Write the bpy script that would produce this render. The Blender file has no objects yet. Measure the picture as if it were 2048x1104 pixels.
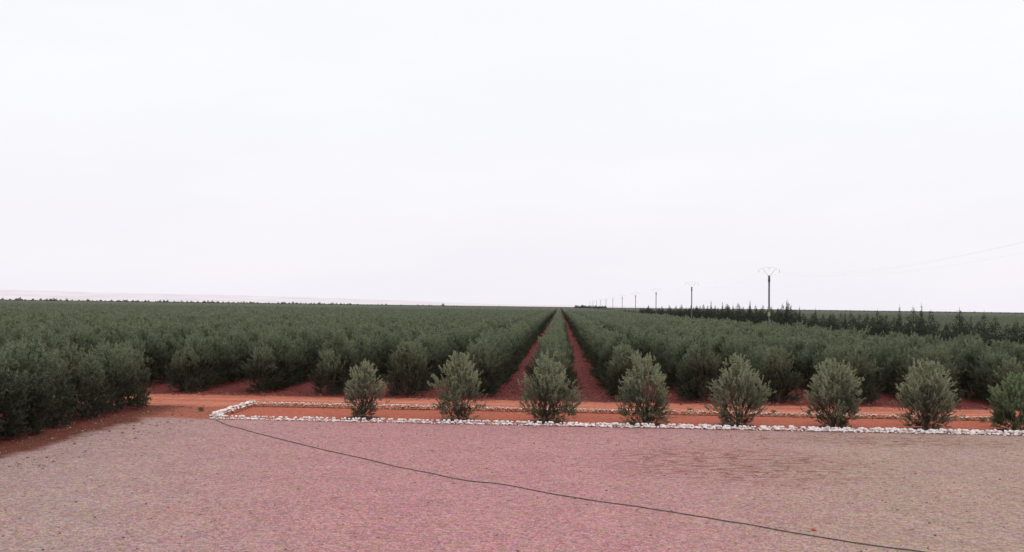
import bpy, bmesh, math, random
import numpy as np
from mathutils import Matrix, Vector, noise as mnoise

R = math.radians
scene = bpy.context.scene
COL = scene.collection
random.seed(7)

# ------------------------------------------------------------------ camera
FPX, CH = 1770.0, 5.5
cam_data = bpy.data.cameras.new('camera'); cam = bpy.data.objects.new('camera', cam_data)
COL.objects.link(cam); scene.camera = cam
cam_data.sensor_width = 36.0; cam_data.lens = 36.0 * FPX / 2048.0
cam_data.clip_end = 80000.0; cam_data.clip_start = 0.1
YAW, PITCH, ROLL = R(3.1), R(1.925), R(0.755)
cam.matrix_world = (Matrix.Translation((0, 0, CH)) @ Matrix.Rotation(YAW, 4, 'Z')
                    @ Matrix.Rotation(R(90) + PITCH, 4, 'X') @ Matrix.Rotation(ROLL, 4, 'Z'))
CAMINV = cam.matrix_world.inverted()
def proj(x, y, z):
    v = CAMINV @ Vector((x, y, z))
    if v.z > -0.1: return None
    return (1024 + FPX * v.x / -v.z, 552 - FPX * v.y / -v.z, -v.z)
def ground_at(px, py, z=0.0):                    # a point of the ground seen at a place of the photo
    d = (cam.matrix_world.to_3x3() @ Vector(((px - 1024) / FPX, (552 - py) / FPX, -1)))
    t = (z - CH) / d.z
    return Vector((0, 0, CH)) + d * t

# ------------------------------------------------------------------ helpers
def tag(o, label=None, cat=None, group=None, kind=None):
    if label: o['label'] = label
    if cat: o['category'] = cat
    if group: o['group'] = group
    if kind: o['kind'] = kind
    return o
def link(o, parent=None):
    COL.objects.link(o)
    if parent is not None: o.parent = parent
    return o
def empty(name, loc, rz=0.0, scale=1.0):
    o = bpy.data.objects.new(name, None); o.location = loc; o.rotation_euler = (0, 0, rz)
    o.scale = (scale,) * 3; o.empty_display_size = 0.3
    return link(o)
def np_mesh(name, verts, faces, mat, smooth=False):
    """verts (n,3), faces (m,k) arrays -> mesh"""
    me = bpy.data.meshes.new(name)
    verts = np.asarray(verts, dtype=np.float32); faces = np.asarray(faces, dtype=np.int32)
    n, (m, k) = len(verts), faces.shape
    me.vertices.add(n); me.vertices.foreach_set('co', verts.ravel())
    me.loops.add(m * k); me.loops.foreach_set('vertex_index', faces.ravel())
    me.polygons.add(m); me.polygons.foreach_set('loop_start', np.arange(0, m * k, k, dtype=np.int32))
    me.polygons.foreach_set('loop_total', np.full(m, k, dtype=np.int32))
    if smooth: me.polygons.foreach_set('use_smooth', np.ones(m, dtype=bool))
    me.update(calc_edges=True)
    if mat: me.materials.append(mat)
    return me
def mesh_obj(name, me, parent=None):
    return link(bpy.data.objects.new(name, me), parent)
class MB:
    """collects quads"""
    def __init__(s): s.v = []; s.f = []
    def tube(s, pts, radii, n=6):
        pts = [Vector(p) for p in pts]
        base = len(s.v)
        for i, p in enumerate(pts):
            d = (pts[min(i + 1, len(pts) - 1)] - pts[max(i - 1, 0)]).normalized()
            a = d.cross(Vector((0, 0, 1)) if abs(d.z) < 0.9 else Vector((1, 0, 0))).normalized(); b = d.cross(a)
            for k in range(n):
                t = 2 * math.pi * k / n
                s.v.append(tuple(p + (a * math.cos(t) + b * math.sin(t)) * radii[i]))
        for i in range(len(pts) - 1):
            for k in range(n):
                q = base + i * n
                s.f.append((q + k, q + (k + 1) % n, q + n + (k + 1) % n, q + n + k))
        for e, ring in ((pts[0], base), (pts[-1], base + (len(pts) - 1) * n)):
            c = len(s.v); s.v.append(tuple(e))
            for k in range(0, n, 2):
                s.f.append((c, ring + k, ring + (k + 1) % n, ring + (k + 2) % n))
    def box(s, x0, x1, y0, y1, z0, z1):
        b = len(s.v)
        for z in (z0, z1):
            s.v += [(x0, y0, z), (x1, y0, z), (x1, y1, z), (x0, y1, z)]
        for f in ((0, 3, 2, 1), (4, 5, 6, 7), (0, 1, 5, 4), (1, 2, 6, 5), (2, 3, 7, 6), (3, 0, 4, 7)):
            s.f.append(tuple(b + i for i in f))
    def mesh(s, name, mat, smooth=False): return np_mesh(name, s.v, s.f, mat, smooth)

# ------------------------------------------------------------------ node helpers
def new_mat(name):
    m = bpy.data.materials.new(name); m.use_nodes = True
    nt = m.node_tree; nt.nodes.clear()
    out = nt.nodes.new('ShaderNodeOutputMaterial')
    return m, nt, out
class G:
    def __init__(s, nt): s.nt = nt; s.L = nt.links
    def n(s, t, **kw):
        o = s.nt.nodes.new(t)
        for k, v in kw.items(): setattr(o, k, v)
        return o
    def put(s, sock, v):
        if isinstance(v, bpy.types.NodeSocket): s.L.new(v, sock)
        else: sock.default_value = v
    def math(s, op, a, b=None, c=None, clamp=False):
        o = s.n('ShaderNodeMath', operation=op, use_clamp=clamp)
        s.put(o.inputs[0], a)
        if b is not None: s.put(o.inputs[1], b)
        if c is not None: s.put(o.inputs[2], c)
        return o.outputs[0]
    def step(s, x, a, b):                      # smooth 0..1 as x goes a..b
        o = s.n('ShaderNodeMapRange', interpolation_type='SMOOTHSTEP')
        s.put(o.inputs[0], x); o.inputs[1].default_value = a; o.inputs[2].default_value = b
        return o.outputs[0]
    def mix(s, f, a, b, mode='MIX'):
        o = s.n('ShaderNodeMix', data_type='RGBA', blend_type=mode)
        s.put(o.inputs[0], f)
        for i, v in ((6, a), (7, b)):
            if isinstance(v, tuple): v = (*v, 1.0) if len(v) == 3 else v
            s.put(o.inputs[i], v)
        return o.outputs[2]
    def noise(s, vec, scale, detail=4, rough=0.55, dist=0.0, out='Fac'):
        o = s.n('ShaderNodeTexNoise'); s.put(o.inputs['Vector'], vec)
        o.inputs['Scale'].default_value = scale; o.inputs['Detail'].default_value = detail
        o.inputs['Roughness'].default_value = rough; o.inputs['Distortion'].default_value = dist
        return o.outputs[out]
    def voro(s, vec, scale, out='Color', feature='F1'):
        o = s.n('ShaderNodeTexVoronoi', feature=feature); s.put(o.inputs['Vector'], vec)
        o.inputs['Scale'].default_value = scale
        return o.outputs[out]
    def sepxyz(s, v):
        o = s.n('ShaderNodeSeparateXYZ'); s.put(o.inputs[0], v); return o.outputs
    def mapping(s, v, scale):
        o = s.n('ShaderNodeMapping'); s.put(o.inputs[0], v); o.inputs['Scale'].default_value = scale
        return o.outputs[0]

# ------------------------------------------------------------------ soil material (one material, laid out in world metres)
def soil_material():
    m, nt, out = new_mat('soil'); g = G(nt)
    P = g.n('ShaderNodeNewGeometry').outputs['Position']
    w = g.noise(P, 0.9, 4, out='Color')
    sub = g.n('ShaderNodeVectorMath', operation='SUBTRACT'); g.put(sub.inputs[0], w); sub.inputs[1].default_value = (.5, .5, .5)
    sc = g.n('ShaderNodeVectorMath', operation='SCALE'); g.put(sc.inputs[0], sub.outputs[0]); sc.inputs['Scale'].default_value = 2.2
    ad = g.n('ShaderNodeVectorMath', operation='ADD'); g.put(ad.inputs[0], P); g.put(ad.inputs[1], sc.outputs[0])
    x, y, _ = g.sepxyz(ad.outputs[0])
    ex, ey, _ = g.sepxyz(P)
    n_big = g.noise(P, 0.11, 3); n_mid = g.noise(P, 0.6, 5, 0.6); n_fine = g.noise(P, 7.0, 6, 0.7)
    grain = g.voro(P, 26.0)                    # coarse grit, a colour per grain
    grain_v = g.sepxyz(grain)[0]; grain_w = g.sepxyz(grain)[1]
    grit2 = g.sepxyz(g.voro(P, 11.0))[0]
    # orchard soil
    orch = g.mix(n_mid, (0.11, 0.013, 0.019), (0.205, 0.030, 0.034))
    orch = g.mix(g.step(grain_v, 0.86, 0.98), orch, (0.34, 0.15, 0.11))
    orch = g.mix(g.step(g.noise(P, 2.2, 5, .7), 0.56, 0.72), orch, (0.075, 0.030, 0.022))
    # road: hard packed orange earth with long wheel streaks
    streak = g.noise(g.mapping(P, (0.035, 1.6, 1.0)), 1.0, 5, 0.6)
    road = g.mix(g.step(streak, 0.3, 0.7), (0.50, 0.145, 0.088), (0.70, 0.262, 0.175))
    road = g.mix(g.math('MULTIPLY', g.step(n_mid, 0.45, 0.8), 0.45), road, (0.40, 0.10, 0.055))
    bed = g.mix(n_mid, (0.40, 0.100, 0.062), (0.56, 0.165, 0.105))
    # yard: compacted gravel, lens shading painted in as pinkish middle and greyer sides
    pink = g.mix(g.step(n_mid, 0.3, 0.75), (0.52, 0.207, 0.218), (0.61, 0.260, 0.268))
    grey = g.mix(g.step(ex, -8, 8), g.mix(g.step(n_mid, 0.3, 0.75), (0.38, 0.262, 0.228), (0.48, 0.335, 0.29)), g.mix(g.step(n_mid, 0.3, 0.75), (0.39, 0.272, 0.198), (0.49, 0.35, 0.255)))
    side = g.math('ADD', g.math('DIVIDE', g.math('ADD', g.math('DIVIDE', ex, ey), 0.09), 0.36), g.math('MULTIPLY', g.math('SUBTRACT', n_big, 0.5), 0.35))
    side = g.math('ABSOLUTE', side)
    yard = g.mix(g.step(side, 0.30, 1.35), pink, grey)
    ystreak = g.noise(g.mapping(P, (0.32, 1.1, 1.0)), 1.0, 6, 0.72, 0.4)
    yard = g.mix(g.math('MULTIPLY', g.step(ystreak, 0.55, 0.72), 0.5), yard, (0.27, 0.13, 0.105))
    # bare worn patches right of the middle, and weedy flecks
    px = g.math('DIVIDE', g.math('SUBTRACT', ex, 6.2), 4.8); py = g.math('DIVIDE', g.math('SUBTRACT', ey, 32.0), 4.0)
    rad = g.math('ADD', g.math('MULTIPLY', px, px), g.math('MULTIPLY', py, py))
    worn = g.math('MULTIPLY', g.step(rad, 1.4, 0.2), g.step(g.noise(g.mapping(P, (1.3, 3.2, 1)), 1.0, 7, 0.8), 0.48, 0.57))
    py2 = g.math('DIVIDE', g.math('SUBTRACT', ey, 38.3), 1.6); px2 = g.math('DIVIDE', g.math('SUBTRACT', ex, 14.0), 7.0)
    rad2 = g.math('ADD', g.math('MULTIPLY', px2, px2), g.math('MULTIPLY', py2, py2))
    worn2 = g.math('MULTIPLY', g.step(rad2, 1.3, 0.2), g.step(g.noise(g.mapping(P, (1.3, 3.0, 1)), 1.1, 7, 0.8), 0.49, 0.58))
    yard = g.mix(g.math('MULTIPLY', g.step(g.noise(P, 0.16, 2), 0.60, 0.72), 0.35), yard, (0.47, 0.20, 0.15))
    # grit
    yard = g.mix(g.math('MULTIPLY', g.step(grain_v, 0.35, 1.0), 0.75), yard, (0.68, 0.42, 0.42))
    yard = g.mix(g.math('MULTIPLY', g.step(grain_w, 0.5, 1.0), 0.75), yard, (0.21, 0.10, 0.10))
    yard = g.mix(g.math('MULTIPLY', g.step(grit2, 0.45, 0.97), 0.55), yard, (0.24, 0.13, 0.12))
    hue = g.voro(g.mapping(P, (0.7, 1.0, 1.0)), 7.0)
    yard = g.mix(0.055, yard, hue)
    yard = g.mix(g.math('MULTIPLY', g.math('MAXIMUM', worn, worn2), 0.8), yard, (0.22, 0.095, 0.062))
    yard = g.mix(g.math('MULTIPLY', g.step(g.noise(g.mapping(P, (1.1, 2.8, 1)), 1.0, 7, 0.8), 0.63, 0.70), 0.5), yard, (0.20, 0.095, 0.075))
    # masks
    m_yard = g.math('MULTIPLY', g.step(x, -19.75, -18.7), g.step(y, 41.35, 40.75))
    bedm = g.math('MULTIPLY', g.step(ex, -16.4, -16.2), g.math('MULTIPLY', g.step(ey, 40.9, 41.1), g.step(ey, 46.2, 46.0)))
    m_road = g.math('MULTIPLY', g.math('MULTIPLY', g.step(y, 45.4, 46.5), g.step(y, 52.0, 50.9)), 1.0)
    m_apron = g.math('MULTIPLY', g.math('MULTIPLY', g.step(y, 40.4, 41.2), g.step(y, 47.6, 46.6)), g.step(x, -20.6, -18.6))
    apron = g.mix(g.noise(P, 2.2, 6, 0.75), (0.30, 0.085, 0.055), (0.50, 0.17, 0.11))
    verge = g.mix(g.noise(P, 2.6, 6, 0.75), (0.095, 0.024, 0.018), (0.19, 0.055, 0.038))
    m_verge = g.math('MULTIPLY', g.step(x, -21.8, -20.6), g.step(y, 47.0, 46.0))
    far = g.step(ey, 1500.0, 2600.0)
    c = g.mix(m_verge, orch, verge)
    c = g.mix(m_apron, c, apron)
    c = g.mix(m_road, c, road)
    c = g.mix(m_yard, c, yard)
    c = g.mix(bedm, c, bed)
    # loose grit and crumbs on the bare earth
    bare = g.math('SUBTRACT', 1.0, m_yard, clamp=True)
    c = g.mix(g.math('MULTIPLY', g.math('MULTIPLY', g.step(grit2, 0.62, 0.95), 0.38), bare), c, (0.10, 0.030, 0.020))
    c = g.mix(g.math('MULTIPLY', g.math('MULTIPLY', g.step(grain_w, 0.80, 0.98), 0.40), bare), c, (0.62, 0.30, 0.21))
    c = g.mix(g.math('MULTIPLY', g.math('MULTIPLY', g.step(g.noise(P, 1.7, 6, 0.75, 0.6), 0.53, 0.66), 0.30), bare), c, (0.16, 0.045, 0.028))
    c = g.mix(g.math('MULTIPLY', g.math('SUBTRACT', n_fine, 0.35), 0.5, clamp=True), c, (0.06, 0.025, 0.02))
    c = g.mix(far, c, (0.08, 0.09, 0.075))
    b = g.n('ShaderNodeBsdfPrincipled'); g.put(b.inputs['Base Color'], c)
    b.inputs['Roughness'].default_value = 0.95; b.inputs['Specular IOR Level'].default_value = 0.1
    bump = g.n('ShaderNodeBump'); bump.inputs['Strength'].default_value = 0.6; bump.inputs['Distance'].default_value = 0.05
    hgt = g.math('ADD', g.math('MULTIPLY', n_fine, 1.0), g.math('MULTIPLY', grain_v, 0.25))
    g.put(bump.inputs['Height'], hgt); g.L.new(bump.outputs[0], b.inputs['Normal'])
    g.L.new(b.outputs[0], out.inputs[0])
    return m
SOIL = soil_material()

def leaf_material(name, top, under, var=0.35, trans=0.25):
    m, nt, out = new_mat(name); g = G(nt)
    geo = g.n('ShaderNodeNewGeometry'); oi = g.n('ShaderNodeObjectInfo')
    rnd = geo.outputs['Random Per Island']; orr = oi.outputs['Random']
    dark = tuple(c * (1 - var) for c in top); lite = tuple(min(1, c * (1 + var)) for c in top)
    c = g.mix(rnd, dark, lite)
    c = g.mix(g.step(g.noise(geo.outputs['Position'], 0.9, 2), 0.35, 0.65), c, tuple(x * f for x, f in zip(top, (1.15, 1.0, 0.8))))
    c = g.mix(g.math('MULTIPLY', orr, 0.30), c, tuple(x * f for x, f in zip(under, (0.95, 0.8, 0.7))))
    c = g.mix(geo.outputs['Backfacing'], c, under)
    at = g.n('ShaderNodeAttribute', attribute_name='crown_light').outputs['Fac']
    c = g.mix(at, g.mix(1.0, c, (0.26, 0.215, 0.235), 'MULTIPLY'), g.mix(1.0, c, (1.60, 1.62, 1.46), 'MULTIPLY'))  # shading painted into the leaf colour: browner dark core, brightened tops
    b = g.n('ShaderNodeBsdfPrincipled'); g.put(b.inputs['Base Color'], c)
    b.inputs['Roughness'].default_value = 0.6; b.inputs['Specular IOR Level'].default_value = 0.25
    t = g.n('ShaderNodeBsdfTranslucent'); g.put(t.inputs[0], g.mix(0.5, c, tuple(x * f for x, f in zip(top, (1.2, 1.5, 0.7)))))
    mx = g.n('ShaderNodeMixShader'); mx.inputs[0].default_value = trans
    g.L.new(b.outputs[0], mx.inputs[1]); g.L.new(t.outputs[0], mx.inputs[2]); g.L.new(mx.outputs[0], out.inputs[0])
    return m
def plain_material(name, a, b_, scale=6.0, rough=0.85, bump=0.3, dist=0.02, detail=5):
    m, nt, out = new_mat(name); g = G(nt)
    tc = g.n('ShaderNodeTexCoord').outputs['Object']
    n1 = g.noise(tc, scale, detail, 0.65)
    b = g.n('ShaderNodeBsdfPrincipled'); g.put(b.inputs['Base Color'], g.mix(g.step(n1, 0.3, 0.7), a, b_))
    b.inputs['Roughness'].default_value = rough; b.inputs['Specular IOR Level'].default_value = 0.25
    bp = g.n('ShaderNodeBump'); bp.inputs['Strength'].default_value = bump; bp.inputs['Distance'].default_value = dist
    g.put(bp.inputs['Height'], n1); g.L.new(bp.outputs[0], b.inputs['Normal'])
    g.L.new(b.outputs[0], out.inputs[0])
    return m
LEAF_FRONT = leaf_material('olive_leaf_silvery', (0.150, 0.170, 0.124), (0.26, 0.28, 0.225), 0.45, 0.22)
LEAF = leaf_material('olive_leaf', (0.106, 0.125, 0.088), (0.168, 0.190, 0.147), 0.45, 0.2)
LEAF_HAZY = leaf_material('olive_leaf_hazy', (0.116, 0.138, 0.114), (0.165, 0.18, 0.15), 0.4, 0.2)  # distance haze painted in as paler, greyer leaves
LEAF_FARROW = leaf_material('olive_leaf_far', (0.150, 0.162, 0.152), (0.19, 0.20, 0.19), 0.3, 0.2)  # stronger haze painted into the leaf colour of the farthest rows
LEAF_FRESH = leaf_material('olive_leaf_fresh', (0.115, 0.155, 0.085), (0.19, 0.225, 0.155), 0.4, 0.25)
LEAF_CONIFER = leaf_material('conifer_needles', (0.040, 0.052, 0.042), (0.058, 0.072, 0.060), 0.4, 0.1)
LEAF_FAR = leaf_material('distant_foliage', (0.045, 0.058, 0.052), (0.06, 0.075, 0.065), 0.3, 0.1)
BARK = plain_material('bark', (0.055, 0.040, 0.032), (0.12, 0.09, 0.07), 14.0)
WET = plain_material('damp_soil', (0.030, 0.014, 0.011), (0.075, 0.030, 0.020), 5.0)
HOSE = plain_material('black_rubber', (0.040, 0.040, 0.042), (0.075, 0.070, 0.072), 3.0, 0.6)
CONC = plain_material('grey_concrete', (0.12, 0.11, 0.135), (0.19, 0.175, 0.20), 1.5)
STEEL = plain_material('galvanised_steel', (0.26, 0.26, 0.30), (0.34, 0.34, 0.37), 4.0, 0.5)
YELLOW = plain_material('yellow_paint', (0.24, 0.23, 0.12), (0.32, 0.30, 0.15), 6.0)
GLASSINS = plain_material('insulator_glaze', (0.10, 0.12, 0.11), (0.15, 0.17, 0.16), 4.0, 0.3)
WIRE = plain_material('aluminium_wire', (0.22, 0.22, 0.24), (0.28, 0.28, 0.30), 4.0, 0.5)

def stone_material():
    m, nt, out = new_mat('whitewashed_stone'); g = G(nt)
    geo = g.n('ShaderNodeNewGeometry'); tc = g.n('ShaderNodeTexCoord').outputs['Object']
    P = geo.outputs['Position']; nz = g.sepxyz(geo.outputs['Normal'])[2]; pz = g.sepxyz(P)[2]
    ey = g.sepxyz(P)[1]
    white = g.mix(g.step(g.noise(P, 5.0, 5, .7), .34, .56), (0.56, 0.40, 0.37), (0.95, 0.88, 0.87))
    brown = g.mix(g.noise(P, 3.0, 4), (0.28, 0.10, 0.055), (0.52, 0.27, 0.16))
    # the paint is worn off low on the stones and on the inner face of the rear line
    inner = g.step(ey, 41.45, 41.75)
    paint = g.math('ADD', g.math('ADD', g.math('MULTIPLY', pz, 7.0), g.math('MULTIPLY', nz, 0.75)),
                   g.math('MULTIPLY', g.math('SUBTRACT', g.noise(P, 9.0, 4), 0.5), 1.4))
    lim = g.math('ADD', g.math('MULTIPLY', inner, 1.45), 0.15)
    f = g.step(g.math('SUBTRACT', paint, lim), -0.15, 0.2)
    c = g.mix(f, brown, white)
    b = g.n('ShaderNodeBsdfPrincipled'); g.put(b.inputs['Base Color'], c); b.inputs['Roughness'].default_value = 0.9
    bp = g.n('ShaderNodeBump'); bp.inputs['Strength'].default_value = 0.5; bp.inputs['Distance'].default_value = 0.02
    g.put(bp.inputs['Height'], g.noise(P, 30.0, 4)); g.L.new(bp.outputs[0], b.inputs['Normal'])
    g.L.new(b.outputs[0], out.inputs[0])
    return m
STONE = stone_material()

# ------------------------------------------------------------------ setting: ground sheets
def sheet(name, outline, z, mat=SOIL):
    bm = bmesh.new()
    vs = [bm.verts.new((x, y, z)) for x, y in outline]
    bm.faces.new(vs); bmesh.ops.triangulate(bm, faces=bm.faces[:])
    me = bpy.data.meshes.new(name); bm.to_mesh(me); bm.free(); me.materials.append(mat)
    for p in me.polygons:
        if p.normal.z < 0: p.flip()
    o = mesh_obj(name, me); tag(o, kind='structure'); return o
def edge(x0, y0, x1, y1, amp=0.12, step=0.35, seed=0.0):
    n = max(1, int(math.hypot(x1 - x0, y1 - y0) / step)); r = []
    dx, dy = x1 - x0, y1 - y0; L = math.hypot(dx, dy); nx, ny = -dy / L, dx / L
    for i in range(n):
        t = i / n; k = amp * (2 * mnoise.noise(Vector((t * L * 0.9, seed, 0))) + mnoise.noise(Vector((t * L * 3, seed, 5))) * .6)
        if i == 0: k = 0
        r.append((x0 + dx * t + nx * k, y0 + dy * t + ny * k))
    return r
g_o = sheet('ground', [(-40000, -3000), (40000, -3000), (40000, 60000), (-40000, 60000)], 0.0)
sheet('gravel_yard', edge(-19.2, -12, 45, -12, 0) + edge(45, -12, 45, 41, 0) + edge(45, 41, -19.2, 41, .06, .35, 2) + edge(-19.2, 41, -19.2, -12, .15, .35, 3), 0.004)
sheet('dirt_road', edge(-80, 46.4, 90, 46.4, .1, .4, 9) + edge(90, 46.4, 90, 51.4, 0) + edge(90, 51.4, -80, 51.4, .22, .4, 7) + [(-80, 51.4)], 0.004)
sheet('planting_bed', edge(-16.3, 41.02, 45, 41.02, 0) + [(45, 41.02), (45, 46.0), (-16.3, 46.0)], 0.008)

# ------------------------------------------------------------------ hills
def hills():
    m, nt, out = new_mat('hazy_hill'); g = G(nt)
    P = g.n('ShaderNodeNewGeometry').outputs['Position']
    b = g.n('ShaderNodeBsdfDiffuse'); g.put(b.inputs[0], g.mix(g.step(g.noise(P, 0.0025, 6, 0.65), 0.35, 0.65), (0.715, 0.645, 0.685), (0.80, 0.735, 0.765)))  # distance haze painted into the pale hill colour
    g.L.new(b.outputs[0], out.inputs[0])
    v, f = [], []
    N = 260
    prof = [(-900, 1.0), (0, 1.0), (180, .93), (420, .85), (640, .72), (800, .52), (950, .28), (1060, .16), (1140, .22), (1260, .16), (1420, 0.02), (1500, 0)]
    for i in range(N + 1):
        px = -900 + 2400 * i / N
        h = np.interp(px, [p[0] for p in prof], [p[1] for p in prof])
        ang = math.atan((px - 1024) / FPX) - YAW
        D = 9000.0
        x0, y0 = math.sin(ang), math.cos(ang)
        wob = 1 + 0.07 * mnoise.noise(Vector((px * 0.006, 1, 0))) + 0.03 * mnoise.noise(Vector((px * 0.03, 4, 0)))
        z = 108 * h * wob
        for k, (dd, zz) in enumerate(((0, -2), (700, z * .45), (1600, z * .8), (2500, z), (3600, z * .8))):
            d = (D + dd) ; v.append((x0 * d, y0 * d, zz * 1.0 if k == 0 else zz * (1 + 0.05 * mnoise.noise(Vector((px * .02, k, 0))))))
    for i in range(N):
        for k in range(4):
            a = i * 5 + k; f.append((a, a + 5, a + 6, a + 1))
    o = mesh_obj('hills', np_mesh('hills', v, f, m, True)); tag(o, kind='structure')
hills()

HEDGE = ([0.0, .06, .15, .30, .45, .62, .78, .90, 1.0], [.46, .74, .92, 1.04, 1.0, .80, .56, .34, .12])
# ------------------------------------------------------------------ foliage
def leaf_quads(base, dirn, length, width, rng):
    """vectorised lozenge leaves"""
    n = len(base)
    r = rng.normal(size=(n, 3)); s = np.cross(dirn, r); s /= np.linalg.norm(s, axis=1, keepdims=True) + 1e-9
    # leaves prefer to show their upper face to the sky
    L = length[:, None]; W = width[:, None]
    v = np.empty((n, 4, 3)); v[:, 0] = base; v[:, 1] = base + dirn * L * .5 + s * W * .5
    v[:, 2] = base + dirn * L; v[:, 3] = base + dirn * L * .5 - s * W * .5
    nz = np.cross(v[:, 2] - v[:, 0], v[:, 3] - v[:, 1])[:, 2] * 1.0
    flip = nz < 0
    tmp = v[flip, 1].copy(); v[flip, 1] = v[flip, 3]; v[flip, 3] = tmp
    return v
def norm(a): return a / (np.linalg.norm(a, axis=1, keepdims=True) + 1e-9)
PROFILE = ([0.0, .06, .14, .26, .42, .58, .72, .85, .94, 1.0], [.22, .50, .76, .94, 1.0, .97, .84, .58, .32, .10])
def olive_leaves(seed, H, W, n_shoot, n_leaf, ll, lw, plumes=(), n_clump=60, prof=PROFILE, low=0.05, lobes=0.16, shoot=(.22, .46)):
    rng = np.random.default_rng(seed)
    ph = rng.uniform(0, 6.28, 6)
    def rad(t, th):
        m = 1 + lobes * (np.sin(2 * th + ph[0] + 3 * t) * .6 + np.sin(3 * th + ph[1] - 5 * t) * .5 + np.sin(5 * th + ph[2] + 9 * t) * .4)
        return np.interp(t, *prof) * W / 2 * m
    def sample(n, shell):
        t = low + (1 - low) * rng.uniform(0, 1, n * 4)
        keep = rng.uniform(0, 1, n * 4) < (np.interp(t, *prof) * .7 + .3)
        t = t[keep][:n]; t = np.resize(t, n)
        th = rng.uniform(0, 2 * np.pi, n); r = rad(t, th) * rng.uniform(0, 1, n) ** shell
        return t, th, r
    # clumps of shoots with gaps between
    t, th, r = sample(n_clump, 0.30)
    idx = rng.integers(0, n_clump, int(n_shoot * .78)); m = len(idx)
    pc = np.stack([r[idx] * np.cos(th[idx]), r[idx] * np.sin(th[idx]), t[idx] * H], 1) + rng.normal(size=(m, 3)) * np.array([.15, .15, .17]) * (H / 3.2)
    t2, th2, r2 = sample(n_shoot - m, 0.5)
    pu = np.stack([r2 * np.cos(th2), r2 * np.sin(th2), t2 * H], 1)
    base = np.concatenate([pc, pu])
    for (dx, dy, top, wd, k) in plumes:       # upright leaders that poke out of the crown
        q = rng.uniform(0, 1, k); z = H * .70 + (top - H * .70) * q
        ww = wd * (1 - q * .75)
        base = np.concatenate([base, np.stack([dx + rng.normal(size=k) * ww * .5, dy + rng.normal(size=k) * ww * .5, z - .15], 1)])
    n = len(base)
    base[:, 2] = np.maximum(base[:, 2] - .12, 0.10)
    out = base * np.array([1, 1, 0]); out = out / (W / 2)
    tt = base[:, 2:3] / H
    upw = np.where(tt < .28, .25 + tt * 2, .85)
    d = out * (.85 - .4 * tt) + np.concatenate([np.zeros((n, 2)), upw], 1) + rng.normal(size=(n, 3)) * .26
    d = norm(d); sl = rng.uniform(shoot[0], shoot[1], n) * (H / 3.2)
    s = np.tile(np.linspace(0.05, 1.0, n_leaf), n) + rng.uniform(-.03, .03, n * n_leaf)
    B = np.repeat(base, n_leaf, 0) + np.repeat(d, n_leaf, 0) * (s * np.repeat(sl, n_leaf))[:, None]
    D = norm(np.repeat(d, n_leaf, 0) * .75 + rng.normal(size=(n * n_leaf, 3)) * .48)
    B[:, 2] = np.maximum(B[:, 2], .05)
    k = len(B)
    return leaf_quads(B, D, rng.uniform(.75, 1.25, k) * ll, rng.uniform(.8, 1.2, k) * lw, rng)
def quads_mesh(name, q, mat, H=None, W=None, side_w=.12, t0=.48):
    n = len(q); me = np_mesh(name, q.reshape(-1, 3), np.arange(n * 4).reshape(n, 4), mat)
    # painted light: crown tops and outer leaves paler, insides, sides and bottoms darker
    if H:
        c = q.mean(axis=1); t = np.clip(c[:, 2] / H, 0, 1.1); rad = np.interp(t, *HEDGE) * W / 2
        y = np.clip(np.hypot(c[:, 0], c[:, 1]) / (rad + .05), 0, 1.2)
        crown_light = np.clip(side_w * np.clip((y - .45) / .6, 0, 1) + .95 * np.clip((t - t0) / (.98 - t0), 0, 1), 0, 1)
    else: crown_light = np.full(n, .55)
    if W == 0: crown_light = np.clip((q.mean(axis=1)[:, 2] / H - .55) / .42, 0, 1)
    a = me.attributes.new('crown_light', 'FLOAT', 'FACE'); a.data.foreach_set('value', crown_light.astype(np.float32))
    return me
def limbs_mesh(name, seed, H, W, n=9, r0=.065):
    rnd = random.Random(seed); mb = MB()
    fork = Vector((rnd.uniform(-.03, .03), rnd.uniform(-.03, .03), .26 * H / 3.2))
    mb.tube([(0, 0, -.05), (0.01, 0, .1), fork], [r0 * 1.35, r0 * 1.05, r0 * .9], 7)
    for i in range(n):
        a = 2 * math.pi * i / n + rnd.uniform(-.3, .3); rr = W / 2 * rnd.uniform(.25, .72); top = H * rnd.uniform(.55, .9) * (1 - .25 * rr / (W / 2))
        e = Vector((math.cos(a) * rr, math.sin(a) * rr, top)); k = Vector((e.x * .55, e.y * .55, fork.z + (top - fork.z) * .4))
        p0 = fork - Vector((0, 0, rnd.uniform(0.02, .14)))
        pts = [p0, p0.lerp(k, .5) + Vector((rnd.uniform(-.03, .03), rnd.uniform(-.03, .03), 0)), k, k.lerp(e, .5) + Vector((rnd.uniform(-.05, .05), rnd.uniform(-.05, .05), 0)), e]
        mb.tube(pts, [r0 * .55, r0 * .42, r0 * .3, r0 * .2, r0 * .08], 5)
    for i in range(6):                       # low side shoots
        a = rnd.uniform(0, 6.28); L = rnd.uniform(.4, .8) * W / 2.6
        mb.tube([(0, 0, .08), (math.cos(a) * L * .5, math.sin(a) * L * .5, .22), (math.cos(a) * L, math.sin(a) * L, rnd.uniform(.3, .6))], [.016, .012, .006], 4)
    return mb.mesh(name, BARK, True)

def make_tree(name, loc, rz, scale, crown_me, trunk_me, label, cat, group=None):
    t = empty(name, loc, rz, scale); tag(t, label, cat, group)
    mesh_obj('trunk', trunk_me, t); mesh_obj('crown', crown_me, t)
    return t

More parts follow.
